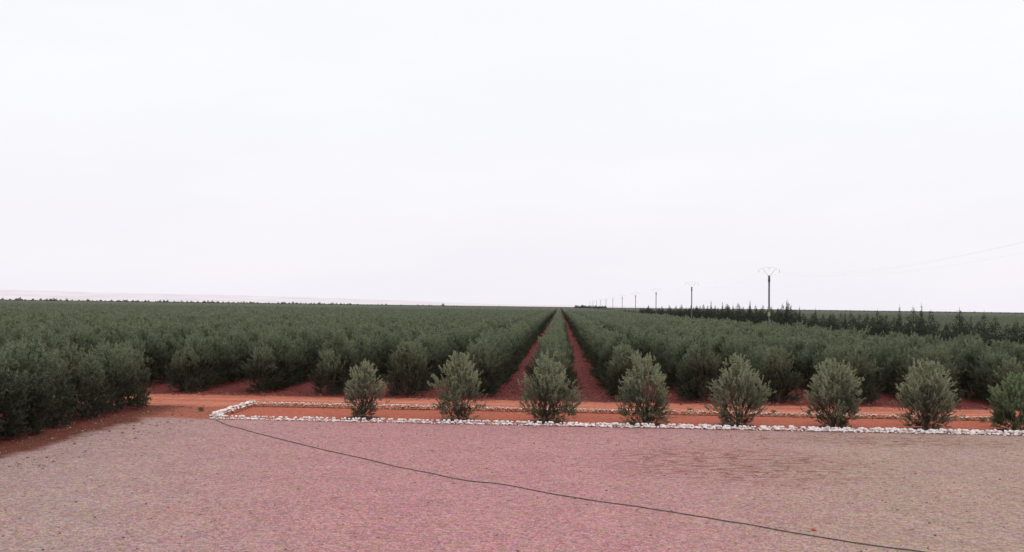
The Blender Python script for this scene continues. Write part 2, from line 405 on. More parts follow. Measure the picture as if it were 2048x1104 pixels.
# eight front trees in the bed: (photo x, photo base y, height, width, plumes, label)
FRONT = [
 (727, 838, 2.50, 2.00, [(-.05, 0, 2.62, .5, 26), (.3, 0, 2.5, .3, 12)], 'small sparse olive tree, leftmost of the eight standing inside the stone edging', LEAF_FRONT, 420),
 (916, 842, 2.95, 2.35, [(-.18, 0, 3.30, .5, 40), (.12, 0, 3.15, .3, 16), (.75, 0, 2.45, .25, 10)], 'peaked olive tree with long side sprays, second from the left in the bed', LEAF_FRONT, 560),
 (1095, 843, 2.95, 2.70, [(-.25, 0, 3.30, .5, 44), (.4, 0, 2.95, .5, 24)], 'rounded olive tree standing in front of the central orchard row between the two red lanes', LEAF_FRONT, 680),
 (1287, 846, 3.00, 2.55, [(-.36, 0, 3.45, .32, 36), (.36, 0, 3.45, .26, 30)], 'olive tree whose crown ends in two separate plumes like horns', LEAF_FRONT, 680),
 (1475, 848, 2.90, 2.55, [(0, 0, 3.40, .75, 75), (.7, 0, 2.6, .3, 12)], 'cone topped olive tree almost straight below the nearest power pole', LEAF_FRONT, 640),
 (1667, 850, 2.95, 2.80, [(-.6, 0, 3.1, .4, 20), (.1, 0, 3.1, .6, 26), (.62, 0, 3.2, .3, 20)], 'widest olive tree of the bed with a broad flat topped crown', LEAF_FRONT, 720),
 (1853, 852, 2.95, 2.50, [(-.6, 0, 3.30, .2, 14), (.15, 0, 3.25, .6, 40), (.6, 0, 3.2, .3, 20)], 'olive tree with a thin plume on its left shoulder, second from right in the bed', LEAF_FRONT, 660),
 (2032, 858, 2.55, 2.50, [(-.2, 0, 2.6, .6, 30), (.4, 0, 2.8, .5, 30)], 'fresh green low olive tree cut off by the right edge of the photo', LEAF_FRESH, 640),
]
front_xy = []
for i, (px, py, H, W, plm, lab, mat, ns) in enumerate(FRONT):
    p = ground_at(px, py); yb = 42.35 + random.uniform(-.08, .08); e = Vector((px, 0)); a = ground_at(px, 800); b = ground_at(px, 900); k = (yb - a.y) / (b.y - a.y); p = a.lerp(b, k); front_xy.append((p.x, p.y))
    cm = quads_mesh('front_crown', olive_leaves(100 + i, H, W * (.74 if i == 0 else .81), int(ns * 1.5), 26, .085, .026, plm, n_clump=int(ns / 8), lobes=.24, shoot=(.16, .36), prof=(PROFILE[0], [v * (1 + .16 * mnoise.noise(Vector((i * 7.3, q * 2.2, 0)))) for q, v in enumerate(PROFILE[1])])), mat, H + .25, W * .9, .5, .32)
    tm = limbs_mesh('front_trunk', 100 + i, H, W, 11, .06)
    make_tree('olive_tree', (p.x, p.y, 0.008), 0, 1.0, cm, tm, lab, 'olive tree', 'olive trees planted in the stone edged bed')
# damp basins at their feet
for i, (x, y) in enumerate(front_xy):
    rnd = random.Random(i); N = 30
    v = [(x, y, .035)]
    for ring, (q, z) in enumerate(((.5, .03), (.85, .018), (1.0, .009))):
        for k in range(N):
            a = 2 * math.pi * k / N; rr = q * (.85 + .18 * mnoise.noise(Vector((math.cos(a) * 1.5, math.sin(a) * 1.5, i * 3 + ring * .2))) * 2)
            v.append((x + math.cos(a) * rr, y + math.sin(a) * rr * .8, z))
    f = []
    for k in range(N):
        f.append((0, 1 + k, 1 + (k + 1) % N))
    me = bpy.data.meshes.new('damp_soil')
    for ring in range(2):
        for k in range(N):
            a = 1 + ring * N; f.append((a + k, a + N + k, a + N + (k + 1) % N, a + (k + 1) % N))
    me.from_pydata(v, [], f); me.materials.append(WET)
    tag(mesh_obj('damp_soil', me), kind='structure')

# orchard tree variants -------------------------------------------------
OV = []
for i in range(8):
    rnd = random.Random(50 + i); H = rnd.uniform(2.85, 3.15); W = rnd.uniform(2.0, 2.4)
    plm = [(rnd.uniform(-.5, .5), rnd.uniform(-.5, .5), H + rnd.uniform(.05, .35), .4, 18) for _ in range(3)]
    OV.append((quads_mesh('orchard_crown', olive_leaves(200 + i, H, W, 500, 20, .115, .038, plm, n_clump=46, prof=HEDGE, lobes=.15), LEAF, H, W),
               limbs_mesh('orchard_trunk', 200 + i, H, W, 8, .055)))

ROW0, DROW, DTREE = -0.35, 4.45, 1.5
YSTART, YEND_L = 53.0, 45.0
cands = []
for k in range(-60, 60):
    X = ROW0 + DROW * k
    if 33.0 < X < 39.5: continue
    rk = random.Random(1000 + k)
    y = YSTART + rk.uniform(-.4, .5); j = 0
    while y < 150:
        cands.append((X + rk.uniform(-.15, .15), y + rk.uniform(-.15, .15), k, j, 'main')); y += DTREE; j += 1
    if k <= -5:
        y = YEND_L + rk.uniform(-.4, .3); j = 0
        while y > 12:
            cands.append((X + rk.uniform(-.15, .15) + (.3 + .018 * (45 - y) if k == -5 else 0), y, k, j, 'left')); y -= DTREE; j += 1
def in_view(x, y, margin=50):
    p = proj(x, y, 1.6); return p is not None and -margin < p[0] < 2048 + margin
vis = sorted([c for c in cands if in_view(c[0], c[1])], key=lambda c: math.hypot(c[0], c[1]) + (0 if c[3] == 0 else 1.5))
single = vis[:290]; sset = set(single)
ORD = ['', 'first', 'second', 'third', 'fourth', 'fifth', 'sixth', 'seventh', 'eighth', 'ninth', 'tenth', 'eleventh', 'twelfth']
def row_phrase(k):
    if k == 0: return 'the central row between the two red lanes'
    return 'the %s row %s of the central row' % (ORD[abs(k)] if abs(k) < 13 else 'outermost', 'left' if k < 0 else 'right')
rr = random.Random(5)
for (x, y, k, j, side) in single:
    cm, tm = OV[rr.randrange(8)]; s = rr.choice([.84, .92, .97, 1.0, 1.03, 1.08, 1.13])
    if side == 'left':
        s *= 1.05
        lab = ('dark olive tree at the corner of the left grove beside the orange road' if (k == -5 and j == 0) else
               'dark olive tree in the left grove bordering the gravel yard, within its edge row' if k == -5 else
               'dark olive tree in the left grove, behind its edge row and short of the road')
        grp = 'trees of the near left grove, edge row' if k == -5 else 'trees of the near left grove, inner rows'
        if k == -5 and j == 0: grp = None
    elif j == 0:
        lab = 'end tree facing the road of ' + row_phrase(k); grp = 'end trees of the orchard rows'
    else:
        lab = 'olive tree behind the end tree of ' + row_phrase(k); grp = 'olive trees of ' + row_phrase(k)
    make_tree('olive_tree', (x, y, 0), rr.uniform(0, 6.28), s, cm, tm, lab, 'olive tree', grp)

# the rest of the orchard: one object, instances on points --------------
def scatter(name, pts, meshes, label, cat):
    """pts rows: x y z rot scale variant"""
    pts = np.array(pts, dtype=np.float32)
    lib = bpy.data.collections.new(name + '_library')
    for i, me in enumerate(meshes):
        lib.objects.link(bpy.data.objects.new('%s_kind_%02d' % (name, i), me))
    me = bpy.data.meshes.new(name); me.vertices.add(len(pts)); me.vertices.foreach_set('co', pts[:, :3].ravel())
    for nm, ty, data in (('rot', 'FLOAT', pts[:, 3]), ('scl', 'FLOAT', pts[:, 4]), ('kind_index', 'INT', pts[:, 5].astype(np.int32))):
        a = me.attributes.new(nm, ty, 'POINT'); a.data.foreach_set('value', data)
    o = mesh_obj(name, me); tag(o, label, cat, kind='stuff')
    ng = bpy.data.node_groups.new(name, 'GeometryNodeTree')
    ng.interface.new_socket('Geometry', in_out='INPUT', socket_type='NodeSocketGeometry')
    ng.interface.new_socket('Geometry', in_out='OUTPUT', socket_type='NodeSocketGeometry')
    N = ng.nodes; L = ng.links
    gi = N.new('NodeGroupInput'); go = N.new('NodeGroupOutput'); iop = N.new('GeometryNodeInstanceOnPoints'); ci = N.new('GeometryNodeCollectionInfo')
    ci.inputs['Collection'].default_value = lib; ci.inputs['Separate Children'].default_value = True; ci.inputs['Reset Children'].default_value = True
    def attr(nm, ty):
        a = N.new('GeometryNodeInputNamedAttribute'); a.data_type = ty; a.inputs['Name'].default_value = nm; return a.outputs['Attribute']
    L.new(gi.outputs[0], iop.inputs['Points']); L.new(ci.outputs[0], iop.inputs['Instance'])
    iop.inputs['Pick Instance'].default_value = True; L.new(attr('kind_index', 'INT'), iop.inputs['Instance Index'])
    cx = N.new('ShaderNodeCombineXYZ'); L.new(attr('rot', 'FLOAT'), cx.inputs[2])
    L.new(cx.outputs[0], iop.inputs['Rotation'])
    L.new(attr('scl', 'FLOAT'), iop.inputs['Scale'])
    L.new(iop.outputs[0], go.inputs[0])
    md = o.modifiers.new('scatter', 'NODES'); md.node_group = ng
    return o
def lod_tree(seed, nsh, nl, ll, lw):
    rnd = random.Random(seed); H = rnd.uniform(2.8, 3.15); W = rnd.uniform(2.05, 2.45)
    plm = [(rnd.uniform(-.5, .5), rnd.uniform(-.5, .5), H + rnd.uniform(.05, .35), .4, max(3, nsh // 25)) for _ in range(2)]
    return olive_leaves(seed, H, W, nsh, nl, ll, lw, plm, n_clump=34, prof=HEDGE, lobes=.15)
def row_chunk(seed, length, nsh, nl, ll, lw):
    rng = np.random.default_rng(seed); q = []
    n = int(length / DTREE)
    for i in range(n):
        t = lod_tree(seed * 100 + i, nsh, nl, ll, lw); a = rng.uniform(0, 6.28); s = rng.uniform(.84, 1.12)
        t = t.reshape(-1, 3) * s; c, sn = math.cos(a), math.sin(a)
        t = np.stack([t[:, 0] * c - t[:, 1] * sn + rng.uniform(-.15, .15), t[:, 0] * sn + t[:, 1] * c + i * DTREE + DTREE / 2, t[:, 2]], 1)
        q.append(t.reshape(-1, 4, 3))
    return np.concatenate(q)
lib, pts = [], []
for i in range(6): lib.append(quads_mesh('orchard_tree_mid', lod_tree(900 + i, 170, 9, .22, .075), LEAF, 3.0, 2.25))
for i in range(4): lib.append(quads_mesh('orchard_row_piece', row_chunk(30 + i, 12, 100, 5, .34, .13), LEAF_HAZY, 3.0, 0))
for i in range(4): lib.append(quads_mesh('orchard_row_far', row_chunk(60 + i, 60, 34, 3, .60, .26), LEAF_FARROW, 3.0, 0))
rs = random.Random(11)
for c in cands:
    if c in sset: continue
    d = math.hypot(c[0], c[1]); p = proj(c[0], c[1], 1.6)
    if p is None or not (-900 < p[0] < 2900): continue
    pts.append((c[0], c[1], 0, rs.uniform(0, 6.28), rs.uniform(.86, 1.12), rs.randrange(6) if d > 62 else 14 + rs.randrange(8)))
def strip(y0, y1, dy, first, cnt):
    kmax = int(y1 * .80 / DROW) + 6
    for k in range(-kmax, kmax):
        X = ROW0 + DROW * k
        if 33.0 < X < 39.5: continue
        y = y0
        while y < y1:
            p = proj(X, y + dy, 2)
            if p is not None and -260 < p[0] < 2310:
                pts.append((X, y, 0, 0, rs.uniform(.94, 1.06), first + rs.randrange(cnt)))
            y += dy
for q, (a, b_) in enumerate(OV): lib.append(a)
strip(150, 450, 12, 6, 4)
strip(450, 2600, 60, 10, 4)
scatter('olive_orchard', pts, lib, 'endless rows of grey green olive trees running back to the horizon beyond the nearest trees', 'orchard')

# ------------------------------------------------------------------ conifers
def conifer_leaves(seed, H, W, n, ll, lw, prof=(.6, .95, 1, .92, .66, .24, .03)):
    rng = np.random.default_rng(seed)
    t = rng.uniform(0.03, 1, n * 2); t = t[rng.uniform(0, 1, n * 2) < (1.05 - t) ** .8][:n]; n = len(t)
    tier = .72 + .28 * np.sin(t * H * 7 + rng.uniform(0, 6))
    th = rng.uniform(0, 2 * np.pi, n)
    env = np.interp(t, [0, .12, .35, .6, .76, .88, 1], prof) * W / 2 * tier * (1 + .3 * np.sin(2 * th + seed) * np.sin(5 * t + seed))
    r = env * rng.uniform(0, 1, n) ** .5
    B = np.stack([r * np.cos(th), r * np.sin(th), t * H * .97], 1)
    D = norm(np.stack([np.cos(th), np.sin(th), np.full(n, .75)], 1) + rng.normal(size=(n, 3)) * .35)
    sc = np.interp(t, [0, .7, 1], [1, .8, .45])
    return leaf_quads(B, D, rng.uniform(.7, 1.3, n) * ll * sc, rng.uniform(.8, 1.2, n) * lw * sc, rng)
def conifer_trunk(seed, H):
    mb = MB(); mb.tube([(0, 0, -.05), (.02, 0, H * .4), (0, .02, H * .8), (0, 0, H * 1.02)], [.09, .06, .03, .008], 6)
    rnd = random.Random(seed)
    for i in range(14):
        a = rnd.uniform(0, 6.28); z = H * rnd.uniform(.1, .85); L = (1 - z / H) * .8 + .1
        mb.tube([(0, 0, z), (math.cos(a) * L * .6, math.sin(a) * L * .6, z + L * .25), (math.cos(a) * L, math.sin(a) * L, z + L * .55)], [.02, .013, .004], 4)
    return mb.mesh('conifer_trunk', BARK, True)
CV = []
for i in range(6):
    H = (4.2, 4.4, 4.6, 4.3, 4.7, 4.1)[i]; W = (2.3, 2.5, 2.2, 2.7, 2.4, 2.6)[i]
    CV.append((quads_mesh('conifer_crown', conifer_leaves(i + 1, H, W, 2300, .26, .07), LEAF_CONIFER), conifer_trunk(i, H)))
TV = []
for i in range(3):
    H = 7.0; W = (1.5, 1.7, 1.3)[i]
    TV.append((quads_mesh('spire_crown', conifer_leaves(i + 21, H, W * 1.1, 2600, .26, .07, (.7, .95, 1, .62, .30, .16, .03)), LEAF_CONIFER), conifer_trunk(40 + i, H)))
CX = 36.4
def y_for_px(px, X):
    lo, hi = 20.0, 6000.0
    for _ in range(60):
        mid = (lo + hi) / 2
        if proj(X, mid, 4)[0] > px: lo = mid
        else: hi = mid
    return lo
talls = [(1422, 7.5), (1445, 7.2), (1466, 6.6), (1479, 6.5), (1500, 7.3), (1574, 7.3), (1582, 6.4), (1599, 6.1), (1631, 5.9), (1799, 6.2), (1843, 6.35), (1690, 5.4), (1942, 5.3)]
words = ['tall dark conifer spire above the horizon, leftmost of those left of the nearest pole', 'leaning pointed conifer rising above the horizon, second of the spires left of the nearest pole',
 'thin conifer spire, third of the spires left of the nearest pole', 'short conifer spire, fourth of the spires left of the nearest pole', 'slender tall conifer spire closest on the left of the nearest pole',
 'tallest conifer spire closest on the right of the nearest power pole', 'shorter conifer spire right beside the tallest one, on its right', 'low conifer tip, third to the right of the nearest power pole',
 'low conifer tip, fourth to the right of the nearest power pole', 'x',
 'thin conifer spire, right one of the twin pair that reaches the sky at right', 'stubby conifer peak between the power pole and the twin spires', 'bushy pointed conifer, the nearest tall one towards the right edge']
words[9] = 'thin conifer spire, left one of the twin pair that reaches the sky at right'
ty = []
for (px, hh), lab in zip(talls, words):
    y = y_for_px(px, CX); ty.append(y); cm, tm = TV[len(ty) % 3]
    make_tree('conifer', (CX, y, 0), random.uniform(0, 6.28), hh / 7.1, cm, tm, lab, 'conifer', 'tall conifers of the windbreak')
rc = random.Random(21); y = 64.0; n = 0; far_pts = []
while y < 2300:
    x = CX + rc.uniform(-.5, .5) + .6 * mnoise.noise(Vector((y * .02, 3, 0)))
    s = rc.choice([.98, 1.0, 1.04, 1.08, 1.12, 1.18]) * (1 + .05 * mnoise.noise(Vector((y * .06, 0, 0))))
    if y <= 140: s *= 1.07
    if y > 140: s *= 1.16 if y < 260 else 1.0 if y < 400 else .88
    if rc.random() < .10 and y > 140: s *= 1.24
    if not any(abs(y - t) < .7 for t in ty):
        if n < 285:
            cm, tm = CV[rc.randrange(6)]
            where = 'right of the nearest power pole' if y < 150 else 'between the nearest and second power poles' if y < 225 else 'between the second and fourth power poles' if y < 390 else 'beyond the fourth power pole'
            make_tree('conifer', (x, y, 0), rc.uniform(0, 6.28), s, cm, tm, 'dark bushy conifer of the windbreak, ' + where, 'conifer', 'windbreak conifers ' + where); n += 1
        else:
            far_pts.append((x, y, 0, rc.uniform(0, 6.28), s * rc.uniform(.75, 1.05), rc.randrange(6)))
    y += rc.uniform(.85, 1.45) if n < 285 else rc.uniform(2.0, 3.5)
scatter('conifer_windbreak', far_pts, [c[0] for c in CV], 'far end of the dark conifer windbreak vanishing at the horizon', 'windbreak')

# far dark tree line on the horizon
fm = []
for i in range(5):
    H = 7.0; fm.append(quads_mesh('far_tree', conifer_leaves(i + 70, H, (4.0, 5.0, 3.4, 6.0, 4.5)[i], 260, 1.4, .8), LEAF_FAR))
fp = []; rf = random.Random(3)
x = -1500.0
while x < 1500:
    p = proj(x, 1300, 6)
    d = 1300
    if p and (-500 < p[0] < 1000 or 1560 < p[0] < 2500):
        dens = 1.0 if p[0] < 720 or p[0] > 1560 else max(0.15, (1000 - p[0]) / 300)
        if rf.random() < dens:
            fp.append((x, d + rf.uniform(-8, 8), 0, rf.uniform(0, 6.28), (rf.uniform(.75, 1.12) if p[0] < 1100 else rf.uniform(.6, .85)) * (1.3 if rf.random() < .05 else 1) * (0.8 if dens < 1 else 1), rf.randrange(5)))
    x += rf.uniform(2.2, 5.5)
for _ in range(40):                          # small dark copse right of the vanishing point
    px = rf.uniform(1150, 1215); yy = 1150 + rf.uniform(-60, 60); a = math.atan((px - 1024) / FPX) - YAW
    fp.append((math.tan(a) * yy, yy, 0, rf.uniform(0, 6.28), rf.uniform(.8, 1.15), rf.randrange(5)))
scatter('distant_trees', fp, fm, 'thin dark serrated line of far trees along the horizon', 'tree line')

# ------------------------------------------------------------------ power poles
PX = 32.6; ytop = 10.75; SP = 81.0
Y1 = y_for_px(1538, PX)
def pole_parts(near):
    parts = []
    mb = MB()
    for sx in (-1, 1): mb.box(*sorted((sx * .115, sx * .07)), -.09, .09, 0, 10.0)
    mb.box(-.075, .075, -.04, .04, 0, 10.0); mb.tube([(0, 0, 0), (0, 0, 9.8)], [.13, .085], 8)
    parts.append(('mast', mb.mesh('mast', CONC), []))
    mb = MB(); mb.box(-.145, .145, -.12, .12, 9.75, ytop); parts.append(('pole_cap', mb.mesh('pole_cap', CONC), []))
    mb = MB(); A = 1.0
    for s in (-1, 1):
        mb.tube([(s * .1, 0, ytop - .1), (s * A, 0, ytop + 1.05)], [.022, .020], 5)
    arc = [(A * math.cos(t) * 1.0, 0, ytop + 1.05 + .24 * math.sin(t)) for t in np.linspace(0, math.pi, 11)]
    mb.tube(arc, [.010] * 11, 5)
    for s in (-1, 1):
        mb.tube([(s * A, 0, ytop + 1.05), (s * (A + .35), 0, ytop + 1.06), (s * (A + .62), 0, ytop + .9)], [.012, .011, .010], 5)
    parts.append(('crossarm', mb.mesh('crossarm', STEEL), []))
    for (x, z) in ((-1.6, ytop + .88), (1.6, ytop + .88), (0, ytop + 1.27)):
        mb = MB()
        for k in range(4): mb.tube([(x, 0, z - .1 * k), (x, 0, z - .03 - .1 * k)], [.02, .05], 8)
        mb.tube([(x, 0, z + .02), (x, 0, z - .45)], [.012, .012], 5)
        parts.append(('insulator', mb.mesh('insulator', GLASSINS), []))
    if near:
        mb = MB(); mb.tube([(0, 0, 4.4), (0, 0, 5.05)], [.2, .2], 12); parts.append(('warning_band', mb.mesh('warning_band', YELLOW, True), []))
    return parts
near_p, far_p = pole_parts(True), pole_parts(False)
plab = {1: 'nearest power pole, tall concrete mast with V shaped steel top and yellow band', 2: 'second power pole, shorter looking mast with V top left of the nearest one',
        0: 'power pole beside the orchard just outside the right edge of the photo'}
poleY = []
for i in range(0, 12):
    y = Y1 + (i - 1) * SP - (13 if i == 0 else 0); poleY.append(y)
    t = empty('power_pole', (PX, y, 0))
    lab = plab.get(i, '%s power pole of the line receding to the horizon, counted from the nearest' % (ORD + ['thirteenth'])[i])
    tag(t, lab, 'power pole', 'power poles receding along the windbreak')
    for nm, me, _ in (near_p if i in (0, 1) else far_p): mesh_obj(nm, me, t)
for (wx, wz, lb) in ((-1.6, ytop + .43, 'left hand power wire strung along the poles'), (0, ytop + .82, 'middle power wire strung along the poles'), (1.6, ytop + .43, 'right hand power wire strung along the poles')):
    mb = MB(); P_ = []
    for a, b in zip(poleY[:-1], poleY[1:]):
        for k in range(16):
            t = k / 16; P_.append((PX + wx, a + (b - a) * t, wz - 1.8 * 4 * t * (1 - t)))
    P_.append((PX + wx, poleY[-1], wz)); mb.tube(P_, [.0015] * len(P_), 4)
    o = mesh_obj('power_wire', mb.mesh('power_wire', WIRE)); tag(o, lb, 'wire', 'power wires')

# ------------------------------------------------------------------ border stones
STV = []
for i in range(14):
    rnd = random.Random(i); bm = bmesh.new(); bmesh.ops.create_icosphere(bm, subdivisions=3, radius=0.5)
    sx, sy, sz = rnd.uniform(.9, 1.35), rnd.uniform(.75, 1.1), rnd.uniform(.62, .9)
    planes = [(Vector((rnd.gauss(0, 1), rnd.gauss(0, 1), rnd.gauss(0, 1))).normalized(), rnd.uniform(.30, .44)) for _ in range(11)]
    for v in bm.verts:
        c = v.co.copy()
        for n, d in planes:
            k = c.dot(n)
            if k > d: c -= n * (k - d)
        c *= 1 + .06 * mnoise.noise(c * 4 + Vector((i, 0, 0)))
        v.co = Vector((c.x * sx, c.y * sy, c.z * sz))
    me = bpy.data.meshes.new('stone'); bm.to_mesh(me); bm.free(); me.materials.append(STONE)
    me.polygons.foreach_set('use_smooth', [True] * len(me.polygons)); STV.append(me)
stones = []                                 # x y z rz rx s variant line
rq = random.Random(99)
X0, X1 = -16.3, 27.0
x = X0
while x < X1:                               # near line: two or three abreast, loosely piled
    u = (x - X0) / (X1 - X0); s0 = .105 + .065 * min(1, u * 1.4)
    s = s0 * rq.choice([.6, .8, .95, 1.1, 1.45])
    stones.append((x, 40.93 + rq.uniform(-.07, .05), s * .28, s, 'near'))
    if rq.random() < .85: s = s0 * rq.uniform(.7, 1.3); stones.append((x + rq.uniform(-.05, .05), 41.12 + rq.uniform(-.05, .06), s * .3, s, 'near'))
    if rq.random() < .7 + .3 * u: s = s0 * rq.uniform(.7, 1.25); stones.append((x + rq.uniform(-.08, .08), 41.02 + rq.uniform(-.05, .05), .12 + s * .2, s, 'near'))
    if rq.random() < .7 * u: s = s0 * rq.uniform(.6, 1.1); stones.append((x + rq.uniform(-.08, .08), 41.20 + rq.uniform(-.05, .06), .05 + s * .3, s, 'near'))
    if rq.random() < .12: s = s0 * rq.uniform(.5, .8); stones.append((x + rq.uniform(-.1, .1), 40.72 + rq.uniform(-.12, .05), s * .25, s, 'near'))
    x += s0 * rq.uniform(.80, 1.15)
y = 41.0
while y < 46.3:                             # short left side: low piled wall
    for c, zz in ((0, .05), (1, .16), (2, .25)):
        s = .175 * rq.uniform(.75, 1.25)
        stones.append((X0 + .08 + rq.uniform(-.08, .10), y + rq.uniform(-.05, .05), zz, s, 'side'))
        if c < 2: s = .155 * rq.uniform(.75, 1.25); stones.append((X0 + .2 + rq.uniform(-.05, .08), y + rq.uniform(-.05, .05), zz * .8, s, 'side'))
    y += rq.uniform(.12, .18)
x = X0
while x < 29:                               # rear line: low wall, brown inner face, white top
    for c, zz in ((0, .05), (1, .13), (2, .22)):
        s = (.15 if c < 2 else .10) * rq.uniform(.75, 1.2)
        if c == 2 and x > -8 and rq.random() < .06: continue
        stones.append((x + rq.uniform(-.05, .05), 46.2 + rq.uniform(-.05, .05) - (.08 if c == 0 else 0), zz * (1 if x < -6 else .85), s, 'rear'))
    x += rq.uniform(.105, .15)
def showing(st):
    p = proj(st[0], st[1], st[2])
    return -1 if not (p and 0 <= p[0] <= 2048) else st[3] / p[2] * (1.25 if st[2] > .1 or st[1] < 41.0 else .7) * (0.55 if st[4] == 'rear' else 1)
order = sorted(range(len(stones)), key=lambda i: -showing(stones[i]))
pick = set(order[:295])
tx = [a[0] for a in front_xy]
tn = ['first', 'second', 'third', 'fourth', 'fifth', 'sixth', 'seventh', 'eighth']
rv, rfc = [], []; off = 0
for i, (x, y, z, s, ln) in enumerate(stones):
    me = STV[rq.randrange(14)]; rz = rq.uniform(0, 6.28); rx = rq.uniform(-.35, .35)
    if i in pick:
        o = bpy.data.objects.new('border_stone', me); o.location = (x, y, z); o.rotation_euler = (rx, 0, rz); o.scale = (s * 1.15,) * 3; link(o)
        if ln == 'near':
            k = sum(1 for t in tx if t < x)
            seg = 'left of the leftmost bed tree' if k == 0 else 'right of the rightmost bed tree' if k == 8 else 'between %s and %s bed tree from the left' % (tn[k - 1], tn[k])
            tag(o, 'whitewashed stone in front edging, ' + seg, 'stone', 'front edging stones ' + seg)
        else:
            tag(o, 'whitewashed stone of the %s' % ('short left end wall of the bed' if ln == 'side' else 'rear edging line of the bed'), 'stone', 'stones of the bed, ' + ln)
    else:
        M = Matrix.Translation((x, y, z)) @ Matrix.Rotation(rz, 4, 'Z') @ Matrix.Rotation(rx, 4, 'X') @ Matrix.Scale(s * 1.15, 4)
        c = np.empty(len(me.vertices) * 3, dtype=np.float32); me.vertices.foreach_get('co', c); c = c.reshape(-1, 3)
        A_ = np.array(M)[:3]; rv.append(c @ A_[:, :3].T + A_[:, 3])
        fi = np.empty(len(me.polygons) * 3, dtype=np.int32); me.polygons.foreach_get('vertices', fi); rfc.append(fi.reshape(-1, 3) + off); off += len(c)
o = mesh_obj('edging_stones', np_mesh('edging_stones', np.concatenate(rv), np.concatenate(rfc), STONE, True))
tag(o, 'remaining small whitewashed and brown stones packed in the edging of the bed', 'stones', kind='stuff')

# ------------------------------------------------------------------ hose across the yard
hp = [(424, 836), (452, 849), (480, 857), (540, 873), (600, 888), (650, 900), (700, 911), (760, 925), (800, 935), (860, 946), (900, 955), (940, 962), (1000, 968), (1050, 977), (1100, 987), (1150, 995), (1200, 1003),
      (1260, 1011), (1310, 1019), (1400, 1033), (1450, 1042), (1500, 1049), (1560, 1061), (1620, 1071), (1700, 1084), (1780, 1095), (1860, 1106), (1980, 1128), (2100, 1146)]
P_ = [ground_at(a, b, .02) for a, b in hp]; P_[0].z = .0
fine = []
for i in range(len(P_) - 1):
    p0, p1, p2, p3 = P_[max(i - 1, 0)], P_[i], P_[i + 1], P_[min(i + 2, len(P_) - 1)]
    for k in range(5):
        t = k / 5
        q = .5 * ((2 * p1) + (-p0 + p2) * t + (2 * p0 - 5 * p1 + 4 * p2 - p3) * t * t + (-p0 + 3 * p1 - 3 * p2 + p3) * t ** 3)
        q = q + Vector((0, .03 * mnoise.noise(q * 1.3), 0)); q.z = .022 + .006 * abs(mnoise.noise(q * .8)); fine.append(q)
mb = MB(); mb.tube(fine, [.0125] * len(fine), 8)
tag(mesh_obj('hose', mb.mesh('hose', HOSE, True)), 'thin black hose lying diagonally across the gravel yard from the bed corner', 'hose')

# ------------------------------------------------------------------ loose grit, clods, dry weeds
def pebbles():
    rng = np.random.default_rng(4); V, F = [], []; off = 0
    me0 = bpy.data.meshes.new('tmp'); bm = bmesh.new(); bmesh.ops.create_icosphere(bm, subdivisions=1, radius=1.0); bm.to_mesh(me0); bm.free()
    c0 = np.array([v.co[:] for v in me0.vertices]); f0 = np.array([p.vertices[:] for p in me0.polygons]); bpy.data.meshes.remove(me0)
    def add(n, fx, size, sq):
        nonlocal off
        for _ in range(n):
            x, y = fx(); s = size()
            c = c0 * (1 + rng.normal(size=c0.shape) * .14) * np.array([s * rng.uniform(.8, 1.4), s, s * sq]) + np.array([x, y, s * sq * .5 + .006])
            V.append(c); F.append(f0 + off); off += len(c)
    add(5200, lambda: (rng.uniform(-19, 26), 17 + 24 * rng.uniform() ** .9), lambda: min(.035, rng.exponential(.008) + .006), .6)
    add(2600, lambda: (rng.uniform(-34, 34), rng.uniform(50.8, 54.5)), lambda: min(.08, rng.exponential(.016) + .012), .6)
    add(2600, lambda: (rng.uniform(-5, 5) + rng.choice([-2.6, 1.9]) * 0, rng.uniform(54, 90)), lambda: min(.08, rng.exponential(.018) + .014), .6)
    add(900, lambda: (rng.uniform(-24, -16.6), rng.uniform(28, 46)), lambda: min(.06, rng.exponential(.013) + .01), .6)
    m, nt, out = new_mat('loose_grit'); g = G(nt)
    geo = g.n('ShaderNodeNewGeometry'); y = g.sepxyz(geo.outputs['Position'])[1]; r = geo.outputs['Random Per Island']
    a = g.mix(r, (0.16, 0.09, 0.075), (0.52, 0.34, 0.31)); b_ = g.mix(r, (0.10, 0.03, 0.02), (0.42, 0.19, 0.14))
    b = g.n('ShaderNodeBsdfPrincipled'); g.put(b.inputs['Base Color'], g.mix(g.step(y, 40, 47), a, b_)); b.inputs['Roughness'].default_value = .95
    g.L.new(b.outputs[0], out.inputs[0])
    o = mesh_obj('gravel', np_mesh('gravel', np.concatenate(V), np.concatenate(F), m)); tag(o, 'loose gravel and small clods scattered over the yard and the road verge', 'gravel', kind='stuff')
pebbles()

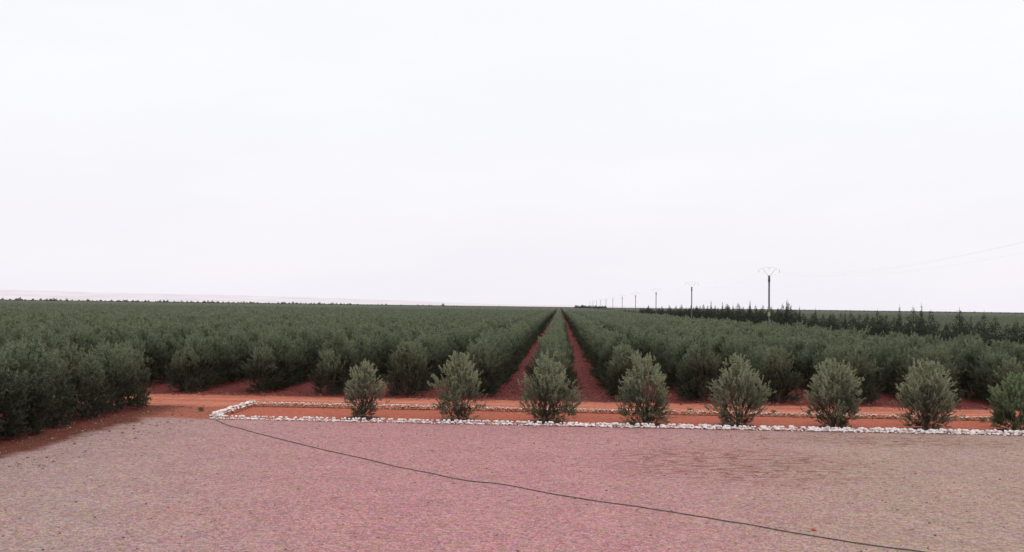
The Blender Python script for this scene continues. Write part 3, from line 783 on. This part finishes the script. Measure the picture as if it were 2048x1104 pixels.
def tufts():
    rng = np.random.default_rng(8); Q = []
    def tuft(x, y, n, h, flat):
        a = rng.uniform(0, 6.28, n); b = np.stack([x + rng.normal(size=n) * flat, y + rng.normal(size=n) * flat * .7, np.full(n, .008)], 1)
        d = norm(np.stack([np.cos(a) * .8, np.sin(a) * .8, rng.uniform(.25, 1.0, n)], 1)); Q.append(leaf_quads(b, d, rng.uniform(.5, 1, n) * h, np.full(n, .012), rng))
    for _ in range(260):
        if rng.uniform() < .45: x, y = rng.normal(6.2, 2.8), rng.normal(32.5, 2.4)
        elif rng.uniform() < .4: x, y = rng.uniform(2, 22), rng.uniform(36.5, 40.3)
        else: x, y = rng.uniform(-18, 22), rng.uniform(20, 40)
        if y < 40.4: tuft(x, y, rng.integers(8, 26), .045, .05)
    for _ in range(170): tuft(rng.uniform(-26, 32), rng.normal(51.7, .35), 16, .10, .09)
    for _ in range(120): tuft(rng.normal(-20.2, .6), rng.uniform(28, 46), 16, .09, .09)
    for _ in range(30): tuft(rng.uniform(-16, 24), rng.uniform(45.4, 46.0), 14, .10, .06)
    m = leaf_material('dry_weed', (0.17, 0.125, 0.065), (0.22, 0.17, 0.10), .5, .2)
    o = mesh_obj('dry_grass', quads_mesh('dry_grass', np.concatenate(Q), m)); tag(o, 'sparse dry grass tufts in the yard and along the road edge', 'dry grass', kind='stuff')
tufts()
LEAF_WEED = leaf_material('green_weed', (0.10, 0.13, 0.05), (0.15, 0.17, 0.08), .4, .3)
for i, (px, py, h, lab) in enumerate([(1380, 826, .28, 'small green weed beside the rear edging, between the two-plumed and cone topped trees'), (1548, 828, .25, 'small green weed behind the rear edging, just right of the cone topped tree'),
                                (1965, 845, .3, 'small green weed at the rear edging near the right edge of the photo'), (1925, 838, .22, 'tiny green weed behind the rear edging right of the second tree from right'), (402, 823, .25, 'dark little weed on the orange earth left of the bed corner')]):
    p = ground_at(px, py); rng = np.random.default_rng(i); n = 120
    b = np.stack([rng.normal(size=n) * .07, rng.normal(size=n) * .07, rng.uniform(0, h * .7, n)], 1); a = rng.uniform(0, 6.28, n)
    d = norm(np.stack([np.cos(a), np.sin(a), rng.uniform(.3, 1.4, n)], 1))
    o = mesh_obj('weed', quads_mesh('weed', leaf_quads(b, d, rng.uniform(.5, 1, n) * .14, np.full(n, .03), rng), LEAF_WEED)); o.location = (p.x, p.y, 0)
    tag(o, lab, 'weed')
# one reddish clod lying alone in the yard
bm = bmesh.new(); bmesh.ops.create_icosphere(bm, subdivisions=3, radius=.06)
for v in bm.verts: v.co *= 1 + .35 * mnoise.noise(v.co * 18); v.co.z *= .55
me = bpy.data.meshes.new('clod'); bm.to_mesh(me); bm.free(); me.materials.append(plain_material('red_clay', (.42, .09, .05), (.55, .16, .09), 20))
o = mesh_obj('clay_clod', me); p = ground_at(1628, 1061); o.location = (p.x, p.y, .03); tag(o, 'small red clay clod lying alone on the gravel below the hose, right of middle', 'clod')

# ------------------------------------------------------------------ light
w = bpy.data.worlds.new('World'); scene.world = w; w.use_nodes = True
nt = w.node_tree; nt.nodes.clear(); g = G(nt)
out = g.n('ShaderNodeOutputWorld'); bg = g.n('ShaderNodeBackground')
SUN_EL, SUN_AZ = R(58), R(35)
sky = g.n('ShaderNodeTexSky'); sky.sky_type = 'NISHITA'; sky.sun_disc = False; sky.sun_elevation = SUN_EL; sky.sun_rotation = SUN_AZ
sky.dust_density = 6.0; sky.air_density = 1.5
d = g.n('ShaderNodeTexCoord').outputs['Generated']; z = g.sepxyz(d)[2]
cloud = g.n('ShaderNodeValToRGB'); cr = cloud.color_ramp
cr.elements[0].position = 0.0; cr.elements[0].color = (0.915, 0.878, 0.945, 1)
cr.elements[1].position = 1.0; cr.elements[1].color = (0.955, 0.975, 0.99, 1)
for p_, c_ in ((.03, (0.925, 0.895, 0.955, 1)), (.12, (0.945, 0.935, 0.975, 1)), (.22, (0.945, 0.952, 0.985, 1)), (.33, (0.95, 0.97, 0.985, 1))):
    e = cr.elements.new(p_); e.color = c_
g.put(cloud.inputs[0], g.math('MAXIMUM', z, 0.0))
cn = g.noise(g.mapping(d, (1.2, 1.2, 5.0)), 2.2, 5, .6)
veil = g.mix(g.step(cn, .35, .7), (0.985, 0.986, 0.99), (1.015, 1.014, 1.010))
ovc = g.mix(1.0, cloud.outputs[0], veil, 'MULTIPLY')
sk = g.n('ShaderNodeVectorMath', operation='SCALE'); g.put(sk.inputs[0], sky.outputs[0]); sk.inputs['Scale'].default_value = 0.08
g.put(bg.inputs[0], g.mix(0.97, sk.outputs[0], ovc)); bg.inputs[1].default_value = 1.025
g.L.new(bg.outputs[0], out.inputs[0])
sd = bpy.data.lights.new('sun', 'SUN'); sd.energy = 0.6; sd.angle = R(25); sd.color = (1.0, 0.97, 0.93)
so = bpy.data.objects.new('sun', sd); link(so); so.rotation_euler = (R(90) - SUN_EL, 0, math.pi - SUN_AZ)
so.rotation_euler = Vector((math.sin(SUN_AZ) * math.cos(SUN_EL), math.cos(SUN_AZ) * math.cos(SUN_EL), math.sin(SUN_EL))).to_track_quat('Z', 'Y').to_euler()

scene.view_settings.view_transform = 'Standard'; scene.view_settings.look = 'None'; scene.view_settings.exposure = 0
scene.cycles.max_bounces = 5; scene.cycles.diffuse_bounces = 3; scene.cycles.transmission_bounces = 3

for o in scene.objects:
    if 'label' in o.keys() and not 4 <= len(o['label'].split()) <= 16: print('LABEL', len(o['label'].split()), o['label'])
